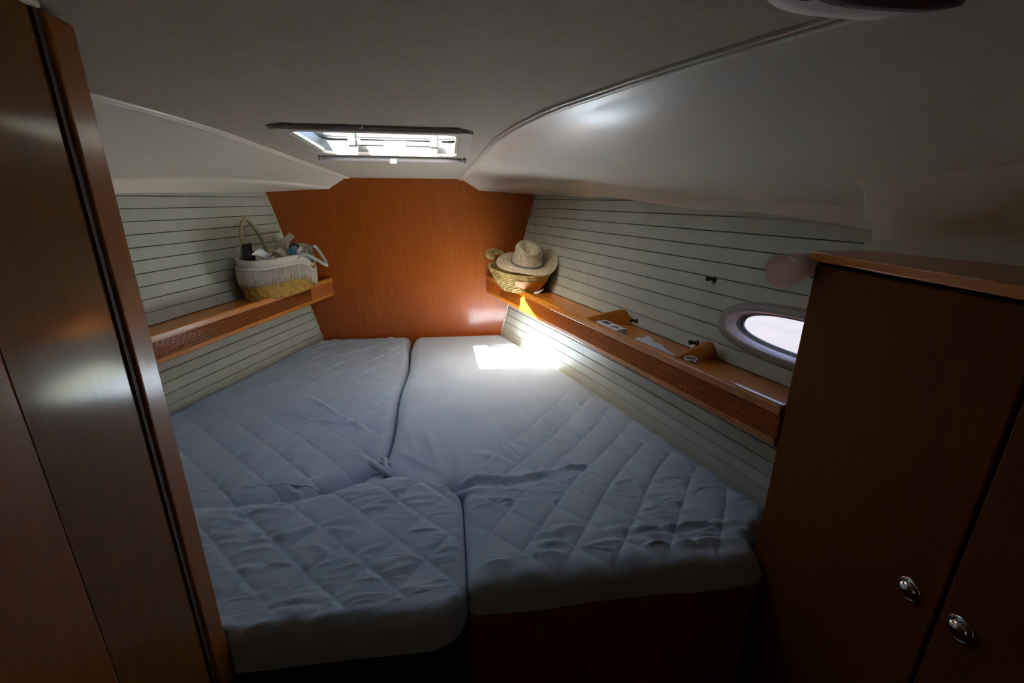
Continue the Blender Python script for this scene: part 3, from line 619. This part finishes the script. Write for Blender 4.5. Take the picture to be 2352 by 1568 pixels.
def mattress(name, label, xl, xr, y0, y1, hf, th, front_drop, r=0.038, nu=300, nv=560, tilt=None):
    TOP = -0.842
    # profile samples: (plan position 0..1 across the rounding, height factor)
    k = 9; ang = np.linspace(0, math.pi / 2, k)
    e_in = r * (1 - np.cos(ang)); hgt = (th - r) / th + r / th * np.sin(ang)      # inset, height factor
    side_h = np.array([0.0, 0.35, 0.7]) * (th - r) / th
    ins = np.concatenate([[0.0, 0.0, 0.0], e_in]); hg = np.concatenate([side_h, hgt])
    ne = len(ins)
    # rows in Y
    dyn = np.linspace(0, 1, nv); yi = y0 + r + (y1 - y0 - 2 * r) * (dyn ** 1.25)
    yrow = np.concatenate([y0 + ins, yi[1:-1], (y1 - ins)[::-1]]); hv = np.concatenate([hg, np.ones(nv - 2), hg[::-1]])
    XL, XR = xl(yrow), xr(yrow); W_ = XR - XL
    uu = np.linspace(0, 1, nu)
    X = np.zeros((len(yrow), 2 * ne + nu - 2)); 
    X[:, :ne] = XL[:, None] + ins[None, :]; X[:, -ne:] = (XR[:, None] - ins[None, :])[:, ::-1]
    X[:, ne:-ne] = (XL + r)[:, None] + (W_ - 2 * r)[:, None] * uu[None, 1:-1]
    hu = np.concatenate([hg, np.ones(nu - 2), hg[::-1]])
    Yg = np.repeat(yrow[:, None], X.shape[1], 1)
    Hh = hv[:, None] * hu[None, :]
    inner = np.clip((Hh - 0.55) / 0.45, 0, 1)
    Zg = TOP - th + th * Hh + hf(X, Yg) * inner
    if tilt is not None: Zg += tilt(X, Yg) * np.clip(Hh, 0, 1)
    # loose skirt of the sheet: gentle waves on the vertical sides
    fr = (hv < 0.75)[:, None] & (Yg < 1.2)
    Yg = Yg - np.where(fr, 0.006 * (vnoise(X * 7, Zg * 30, 77) - 0.5) * 2, 0)
    V = np.stack([X, Yg, Zg], -1).reshape(-1, 3); org = V.mean(0); V = V - org
    nr, nc = X.shape; a = (np.arange(nr - 1)[:, None] * nc + np.arange(nc - 1)[None, :]).reshape(-1)
    F = np.stack([a, a + 1, a + 1 + nc, a + nc], -1).astype(np.int32)
    me = bpy.data.meshes.new(name); me.vertices.add(len(V)); me.vertices.foreach_set('co', V.astype(np.float32).reshape(-1))
    me.loops.add(F.size); me.loops.foreach_set('vertex_index', F.reshape(-1)); me.polygons.add(len(F))
    me.polygons.foreach_set('loop_start', np.arange(0, F.size, 4, dtype=np.int32)); me.polygons.foreach_set('use_smooth', np.ones(len(F), dtype=bool))
    me.update(calc_edges=True); me.validate(); me.materials.append(M['sheet'])
    o = bpy.data.objects.new(name, me); COL.objects.link(o); o.location = (org[0], org[1], org[2] + ZC); o['wl'] = [float(q) for q in org]
    tag(o, label, 'mattress'); return o
mL = mattress('berth_mattress', 'quilted pale blue-grey mattress with a deep crease, on the left side of the berth', xl_L, xr_L, LY0, LY1, hL, 0.113, 0)
mR = mattress('berth_mattress', 'quilted pale blue-grey mattress on the right of the berth, under the sun patch', xl_R, xr_R, RY0, RY1, hR, 0.100, 0, r=0.055)
# gathered corner of the sheet where the cushions meet
pts = spline([(0.02, 1.375, -0.868), (-0.03, 1.36, -0.848), (-0.028, 1.325, -0.832), (0.015, 1.285, -0.842), (0.055, 1.262, -0.850)], 5)
MB().tube(pts, [0.004 + 0.009 * math.sin(math.pi * i / (len(pts) - 1)) for i in range(len(pts))], 9).make('gathered_corner', M['sheet'], mL, smooth=True)
pts = spline([(-0.015, 1.405, -0.866), (0.004, 1.365, -0.846), (0.012, 1.32, -0.846), (0.05, 1.285, -0.856)], 5)
MB().tube(pts, [0.003 + 0.007 * math.sin(math.pi * i / (len(pts) - 1)) for i in range(len(pts))], 9).make('gathered_corner', M['sheet'], mL, smooth=True)

# ------------------------------------------------------------------ baskets
def ovalring(c, a, b, rot, z, n=72, wave=None):
    ca, sa = math.cos(rot), math.sin(rot); out = []
    for k in range(n):
        t = 2 * math.pi * k / n; w = wave(t) if wave else 1.0
        u, v = a * w * math.cos(t), b * w * math.sin(t)
        out.append((c[0] + u * ca - v * sa, c[1] + u * sa + v * ca, z(t) if callable(z) else z))
    return out
SB = SZ - 0.018     # shelf surface
# --- fringed basket, left
BLc = (-0.638, 2.475); BR = math.atan2(-1, 0.27) + math.pi     # long axis along the shelf
# local t: cos>0 -> towards bow/right in the picture ; find sign by geometry below
bl = empty('fringed_basket', (BLc[0], BLc[1], SB), 'fringed straw beach basket with cream linen band on the left shelf', 'basket', None)
axl = math.atan2(0.96, 0.27)   # direction towards the bow (x grows, y grows)
def coil(c, rot, prof, rows, amp, twist=0, n=96, nb=30, zf=None):
    """woven wall: rows of braid; prof(h)->(a,b,z)"""
    P = []
    m = rows * 5
    for j in range(m + 1):
        h = j / m; a, b, z = prof(h); ph = (j / 5) % 1.0; bul = amp * math.sin(math.pi * ph)
        row = int(j / 5)
        ring = []
        for k in range(n):
            t = 2 * math.pi * k / n
            br = amp * 0.6 * math.sin(nb * t + (math.pi * row) + ph * 3.0)
            u, v = (a + bul + br) * math.cos(t), (b + bul + br) * math.sin(t)
            zz = z + (zf(t, h) if zf else 0)
            ring.append((c[0] + u * math.cos(rot) - v * math.sin(rot), c[1] + u * math.sin(rot) + v * math.cos(rot), zz))
        P.append(ring)
    return P
def pL(h): return 0.238 + 0.022 * h, 0.095 + 0.023 * h, SB + 0.002 + 0.130 * h
P = coil(BLc, axl, pL, 5, 0.0065, nb=24)
MB().grid([ovalring(BLc, 0.01, 0.005, axl, SB + 0.003, 96)] + P, True, flip=False).make('woven_body', M['seagrass'], bl, smooth=True)
def rimz(t):       # the band slumps at the bow end on the inboard side
    return SB + 0.215 + 0.018 * math.cos(t - 0.4) - 0.080 * math.exp(-((((t - 5.35 + math.pi) % (2 * math.pi)) - math.pi) / 0.42) ** 2)
n = 96; rows = []
for j in range(9):
    f_ = j / 8
    rows.append(ovalring(BLc, 0.258 + 0.002 * math.sin(j), 0.117 + 0.001 * j, axl, (lambda t, f_=f_: SB + 0.128 + (rimz(t) - SB - 0.128) * f_), n, wave=lambda t, j=j: 1 + 0.008 * math.sin(7 * t + j) + 0.006 * math.sin(13 * t)))
for j in (1, 2, 3, 4):
    rows.append(ovalring(BLc, 0.262 - 0.004 * j, 0.122 - 0.004 * j, axl, (lambda t, j=j: rimz(t) + (0.002 if j == 1 else -0.02 * (j - 1))), n, wave=lambda t: 1 + 0.008 * math.sin(7 * t + 8) + 0.006 * math.sin(13 * t)))
MB().grid(rows, True).make('linen_band', M['linen'], bl, smooth=True)
# fringe: strands hanging from a tape round the basket
mb = MB()
for k in range(230):
    t = 2 * math.pi * k / 230 + random.uniform(-0.006, 0.006)
    zt_ = rimz(t) - 0.040; L = random.uniform(0.070, 0.088)
    pts = []
    for q in range(4):
        f_ = q / 3; o_ = 0.004 + 0.006 * f_ + random.uniform(-0.0012, 0.0012); tt = t + random.uniform(-0.008, 0.008) * f_
        a, b = 0.261 - 0.006 * f_ + o_, 0.121 - 0.004 * f_ + o_; u, v = a * math.cos(tt), b * math.sin(tt)
        pts.append((BLc[0] + u * math.cos(axl) - v * math.sin(axl), BLc[1] + u * math.sin(axl) + v * math.cos(axl), zt_ - L * f_))
    mb.tube(pts, [0.0016, 0.0030, 0.0030, 0.0016], 4)
fr = mb.make('fringe', M['linen'], bl, smooth=True); fr['kind'] = 'stuff'
tp = [ovalring(BLc, 0.263 + d_, 0.123 + d_, axl, (lambda t, q=q: rimz(t) - 0.036 - q), 96) for d_, q in ((0.001, -0.004), (0.004, 0.0), (0.004, 0.008), (0.001, 0.012))]
MB().grid(tp, True, flip=True).make('fringe_tape', M['linen'], bl, smooth=True)
def LB(u, v, z):   # local basket coords: u towards bow along the shelf, v outboard (towards hull), z over the shelf
    return (BLc[0] + u * math.cos(axl) - v * math.sin(axl), BLc[1] + u * math.sin(axl) + v * math.cos(axl), SB + z)
MB().tube(spline([LB(-0.135, 0.085, 0.15), LB(-0.137, 0.085, 0.25), LB(-0.118, 0.085, 0.345), LB(-0.080, 0.085, 0.378), LB(-0.035, 0.085, 0.345), LB(0.02, 0.085, 0.26), LB(0.055, 0.085, 0.17)], 6), 0.0085, 10).make('rope_handle', M['rope'], bl, smooth=True)
MB().tube(spline([LB(-0.02, -0.115, 0.185), LB(0.03, -0.13, 0.200), LB(0.10, -0.150, 0.165), LB(0.17, -0.155, 0.130), LB(0.225, -0.135, 0.120), LB(0.245, -0.11, 0.150), LB(0.215, -0.09, 0.215), LB(0.19, -0.085, 0.225)], 6), 0.0085, 10).make('rope_handle', M['greyrope'], bl, smooth=True)
MB().obox(LB(0.235, -0.03, 0.185), (0.3, 1, 0), (0, 0, 1), (1, -0.3, 0), 0.03, 0.02, 0.003).make('linen_tie', M['linen'], bl, bevel=0.002)
# things in the left basket
o = MB().obox(LB(-0.175, 0.03, 0.208), (0.2, 1, 0), (1, -0.2, 0.1), (0, 0.1, 1), 0.022, 0.012, 0.062).make('black_bottle', M['dark'], bevel=0.005, seg=3); tag(o, 'black flat bottle standing upright at the left end of the fringed basket', 'bottle')
o = MB().obox(LB(-0.212, -0.01, 0.198), (0.2, 1, 0), (1, -0.2, 0.1), (0, 0.1, 1), 0.020, 0.014, 0.042).make('black_pouch', M['dark'], bevel=0.006, seg=3); tag(o, 'low black pouch beside the upright black bottle in the fringed basket', 'pouch')
def leafcloth(name, pts, wdir, w, th, m, label, cat, wav=0.0):
    C = spline(pts, 6); W = Vector(wdir).normalized(); P = []
    for i, c in enumerate(C):
        off = W * w * (0.6 + 0.4 * math.sin(math.pi * i / (len(C) - 1))); up = Vector((0, 0, 1))
        P.append([c - off, c - off * 0.4 + up * wav, c + off * 0.4 - up * wav, c + off, c + off * 0.4 - up * (wav + th), c - off * 0.4 + up * (wav - th)])
    o = MB().grid(P, True).make(name, m, smooth=True); return tag(o, label, cat)
leafcloth('folded_cloth', [LB(-0.235, -0.045, 0.235), LB(-0.20, -0.05, 0.235), LB(-0.15, -0.055, 0.205), LB(-0.10, -0.05, 0.19)], (0.1, 0.6, 0.5), 0.026, 0.008, M['paper'], 'white folded cloth at the left rim of the fringed basket', 'cloth', 0.004)
leafcloth('white_napkin', [LB(-0.14, -0.06, 0.21), LB(-0.105, -0.06, 0.232), LB(-0.06, -0.06, 0.225), LB(-0.02, -0.055, 0.195)], (0.2, 0.8, 0.2), 0.035, 0.006, M['linen'], 'cream napkin bulging between the white cloth and the tan board in the fringed basket', 'napkin', 0.004)
o = MB().obox(LB(0.005, -0.02, 0.240), (0.62, 0.22, 0.62), (0.34, -0.93, 0.02), (-0.60, -0.2, 0.66), 0.085, 0.004, 0.017).make('tan_board', M['skintan'], bevel=0.003, seg=2); tag(o, 'flat tan board leaning diagonally up out of the fringed basket', 'board')
o = MB().obox(LB(0.055, 0.01, 0.245), (0.35, 0.1, -0.9), (0.34, -0.93, 0.02), (0.9, 0.33, 0.35), 0.050, 0.004, 0.018).make('tan_card', M['linen'], bevel=0.003); tag(o, 'pale card leaning behind the diagonal tan board in the fringed basket', 'card')
o = MB().lathe(LB(0.105, -0.03, 0.225), (0.2, 0.5, 0.6), [(0, -0.026), (0.016, -0.022), (0.026, -0.008), (0.027, 0.008), (0.018, 0.020), (0, 0.024)], 22).make('round_brush', M['dark'], smooth=True); tag(o, 'round black brush head in the middle of the fringed basket', 'brush')
o = MB().obox(LB(0.06, -0.05, 0.215), (0.2, 1, 0.1), (1, -0.2, 0.3), (0, 0.1, 1), 0.024, 0.014, 0.020).make('blue_packet', M['blue'], bevel=0.005); tag(o, 'light blue packet in front of the round black brush', 'packet')
o = MB().obox(LB(0.082, -0.07, 0.213), (0.3, 1, 0.6), (1, -0.2, 0.3), (0, 0.1, 1), 0.018, 0.010, 0.012).make('white_tube', M['paper'], bevel=0.004); tag(o, 'small white tube beside the light blue packet in the fringed basket', 'tube')
leafcloth('blue_grey_towel', [LB(0.02, -0.08, 0.185), LB(0.08, -0.10, 0.172), LB(0.13, -0.10, 0.165), LB(0.17, -0.08, 0.185)], (0.5, 0.3, 0.8), 0.030, 0.012, M['bluegrey'], 'blue-grey towel sagging over the slumped rim of the fringed basket', 'towel', 0.003)

# --- palm basket, right
BRc = (0.624, 2.44); axr = math.atan2(0.96, -0.27)   # towards the bow
def RB(u, v, z): # u towards bow, v inboard(+)
    return (BRc[0] + u * math.cos(axr) - v * math.sin(axr), BRc[1] + u * math.sin(axr) + v * math.cos(axr), SB + z)
br = empty('palm_basket', (BRc[0], BRc[1], SB), 'round woven palm basket with tan leather patch on the right shelf, under the hat', 'basket')
def pR(h): return 0.130 + 0.086 * h ** 0.75, 0.085 + 0.078 * h ** 0.75, SB + 0.002 + 0.122 * h
P = coil(BRc, axr, pR, 10, 0.0055, nb=24, zf=lambda t, h: 0.016 * h * math.cos(t))
inner = [[(BRc[0] + (p[0] - BRc[0]) * 0.95, BRc[1] + (p[1] - BRc[1]) * 0.95, p[2]) for p in P[q]] for q in (-1, -12, -24, -36, -48)]
MB().grid([ovalring(BRc, 0.01, 0.005, axr, SB + 0.003, 96)] + P + inner, True).make('woven_body', M['palm'], br, smooth=True)
# leather patch wraps the inboard / aft side
rows = []
for j in range(7):
    r_ = []
    for k in range(31):
        h = 0.08 + 0.62 * j / 6 + 0.35 * (1 - k / 30) ** 2 * (1 - j / 6); a, b, z = pR(h); t = math.radians(140 + 95 * k / 30)
        u, v = (a + 0.0085) * math.cos(t), (b + 0.0085) * math.sin(t); zz = z + 0.016 * h * math.cos(t)
        r_.append((BRc[0] + u * math.cos(axr) - v * math.sin(axr), BRc[1] + u * math.sin(axr) + v * math.cos(axr), zz))
    rows.append(r_)
MB().grid(rows).make('leather_patch', M['leather'], br, smooth=True)
MB().tube(spline([RB(0.16, 0.085, 0.15), RB(0.200, 0.105, 0.180), RB(0.225, 0.07, 0.190), RB(0.220, 0.02, 0.178), RB(0.19, 0.0, 0.15)], 6), [0.014, 0.014, 0.016, 0.017, 0.018, 0.019, 0.020, 0.021, 0.021, 0.021, 0.020, 0.020, 0.019, 0.018, 0.017, 0.016, 0.016, 0.015, 0.014, 0.013, 0.013, 0.012, 0.012, 0.012, 0.012][:25], 10).make('palm_handle', M['palm'], br, smooth=True)
# crumpled tag under the basket
o = leafcloth('paper_tag', [(0.668, 2.235, SB + 0.022), (0.682, 2.215, SB + 0.026), (0.70, 2.205, SB + 0.036), (0.712, 2.20, SB + 0.048)], (0.3, 0.4, 0.3), 0.012, 0.003, M['paper'], 'crumpled pale tag on the shelf at the foot of the palm basket', 'tag', 0.003)

# straw hat resting on the palm basket
hat = empty('straw_hat', (0.625, 2.455, SB + 0.165), 'wide brimmed straw hat with dented crown resting on the palm basket', 'hat')
hc = Vector((0.660, 2.392, SB + 0.150)); tilt = Matrix.Rotation(math.radians(13), 4, 'X') @ Matrix.Rotation(math.radians(3), 4, 'Y')
def HP(r, a, z): return hc + tilt @ Vector((r * math.cos(a), r * math.sin(a), z))
rows = []; n = 88
for j in range(31):
    f_ = j / 30; r = 0.082 + 0.087 * f_; ring = []
    for k in range(n):
        a = 2 * math.pi * k / n
        z = 0.004 + 0.0022 * math.sin(f_ * 2 * math.pi * 9)
        right = math.exp(-((((a - 0.25 + math.pi) % (2 * math.pi)) - math.pi) / 0.75) ** 2)      # right side of the brim curls up
        aft = math.exp(-((((a + math.pi / 2 - 0.35 + math.pi) % (2 * math.pi)) - math.pi) / 0.8) ** 2)
        z += 0.060 * right * f_ ** 1.3 - 0.004 * aft * f_ ** 2 + 0.006 * math.sin(3 * a + 1) * f_
        rr = r * (1 - 0.04 * right * f_) * (1 + 0.02 * math.sin(2 * a))
        ring.append(HP(rr, a, z))
    rows.append(ring)
under = [[p - tilt @ Vector((0, 0, 0.003)) for p in r_] for r_ in rows[::-1]]
MB().grid([[p for p in r_] for r_ in rows] + under, True, flip=True).make('brim', M['straw'], hat, smooth=True)
rows = []
prof = [(0.085, 0.0), (0.085, 0.006)] + [(0.084 - 0.012 * (j / 16), 0.006 + 0.080 * j / 16) for j in range(1, 17)] + [(0.069, 0.093), (0.061, 0.100), (0.050, 0.103), (0.038, 0.104), (0.024, 0.104), (0.011, 0.104), (0.001, 0.104)]
for j, (r, z) in enumerate(prof):
    ring = []
    for k in range(n):
        a = 2 * math.pi * k / n; x, y = r * math.cos(a), r * 1.08 * math.sin(a)
        zz = z + (0.0 if z < 0.02 else 0.010 * math.sin(a) * (z / 0.094))
        dent = 0.058 * math.exp(-((x + 0.004) ** 2 / 0.00050 + (y + 0.022) ** 2 / 0.0013)) * sst(0.06, 0.092, z)
        gr = (0.0016 if j % 2 else -0.0016) if j < 20 else 0
        fy = 1 + gr / max(r, 0.02)
        ring.append(hc + tilt @ Vector((x * fy, y * fy, zz - float(dent))))
    rows.append(ring)
MB().grid(rows, True).make('crown', M['straw'], hat, smooth=True)
MB().grid([[hc + tilt @ Vector((r * math.cos(2 * math.pi * k / n), 1.08 * r * math.sin(2 * math.pi * k / n), z)) for k in range(n)] for r, z in ((0.085, 0.003), (0.0885, 0.004), (0.0880, 0.013), (0.084, 0.014))], True).make('hat_band', M['band'], hat, smooth=True)

# ------------------------------------------------------------------ small things on the right shelf
d = Vector((0.26, -0.965, 0)); nrm = Vector((0.965, 0.26, 0))
cb = Vector((0.850, 1.585, SB + 0.012)); box_o = empty('carton', (cb.x, cb.y, SB), 'flat white carton printed in black on the right shelf, beside the forward divider', 'carton')
MB().obox(cb, d, nrm, (0, 0, 1), 0.070, 0.022, 0.0115).make('box_body', M['paper'], box_o, bevel=0.0015)
MB().obox(cb + d * -0.030 + Vector((0, 0, 0.0118)), d, nrm, (0, 0, 1), 0.022, 0.011, 0.0004).make('printed_picture', M['print'], box_o)
for q in range(3): MB().obox(cb + d * (0.026 + 0.011 * q) + nrm * -0.004 + Vector((0, 0, 0.0118)), d, nrm, (0, 0, 1), 0.003, 0.012 - 0.003 * q, 0.0004).make('printed_line', M['print'], box_o)
# wrinkled paper bag
P = []
for i in range(13):
    f_ = i / 12; c = Vector((0.885, 1.435, SB)) + d * (0.19 * f_) ; r_ = []
    for j in range(7):
        g = j / 6; wdt = 0.055 * (1 - 0.75 * f_ ** 1.3); zz = 0.010 + 0.005 * math.sin(i * 1.3 + j) * (1 - f_) * (0.3 + g) + 0.008 * (1 - f_) * g
        r_.append(c + nrm * (wdt * (g - 0.15)) + Vector((0, 0, zz)))
    P.append(r_)
top = P; bot = [[p - Vector((0, 0, 0.0022)) for p in r_] for r_ in P]
mb = MB().grid(top, flip=True).grid(bot)
pb = mb.make('crumpled_paper', M['paper'], smooth=True); tag(pb, 'crumpled white paper sheet on the right shelf between the two dividers', 'paper')
# clear tumbler lying behind the front rail
cp = empty('clear_tumbler', (0.956, 1.184, SB), 'short clear tumbler on the right shelf in front of the aft divider', 'tumbler')
MB().lathe((0.956, 1.184, SB), (0, 0, 1), [(0.0, 0.001), (0.016, 0.001), (0.0190, 0.026), (0.0178, 0.026), (0.015, 0.004), (0, 0.004)], 30).make('tumbler_wall', M['cupglass'], cp, smooth=True)
MB().lathe((0.956, 1.184, SB), (0, 0, 1), [(0.0172, 0.025), (0.0182, 0.0275), (0.0194, 0.025), (0.0182, 0.023), (0.0172, 0.025)], 30).make('rim', M['paper'], cp, smooth=True)

# bottom strip trims where linings meet the shelf
for s in (-1, 1):
    V = []
    yy = np.linspace(0.865 if s == 1 else 0.76, D - 0.004, 12)
    for y in yy: V.append([(s * (hullx(y, -0.462) - 0.004), y, SB - 0.016 + 0.012 + 0.006), (s * (hullx(y, -0.462) - 0.0045), y, SB), (s * (hullx(y, -0.462) + 0.006), y, SB)])
# forward corner beads of the linings against the bulkhead
for s, nm in ((-1, 'trim_4'), (1, 'trim_5')):
    pts = [(s * (hullx(D, z) - 0.001), D - 0.003, z) for z in np.linspace(-0.86, 0.03, 12)]
    o = MB().tube(pts, 0.0045, 8).make(nm, M['gelcoat'], smooth=True); tag(o, kind='structure')
for o in list(bpy.data.objects):
    if 'wl' in o: del o['wl']
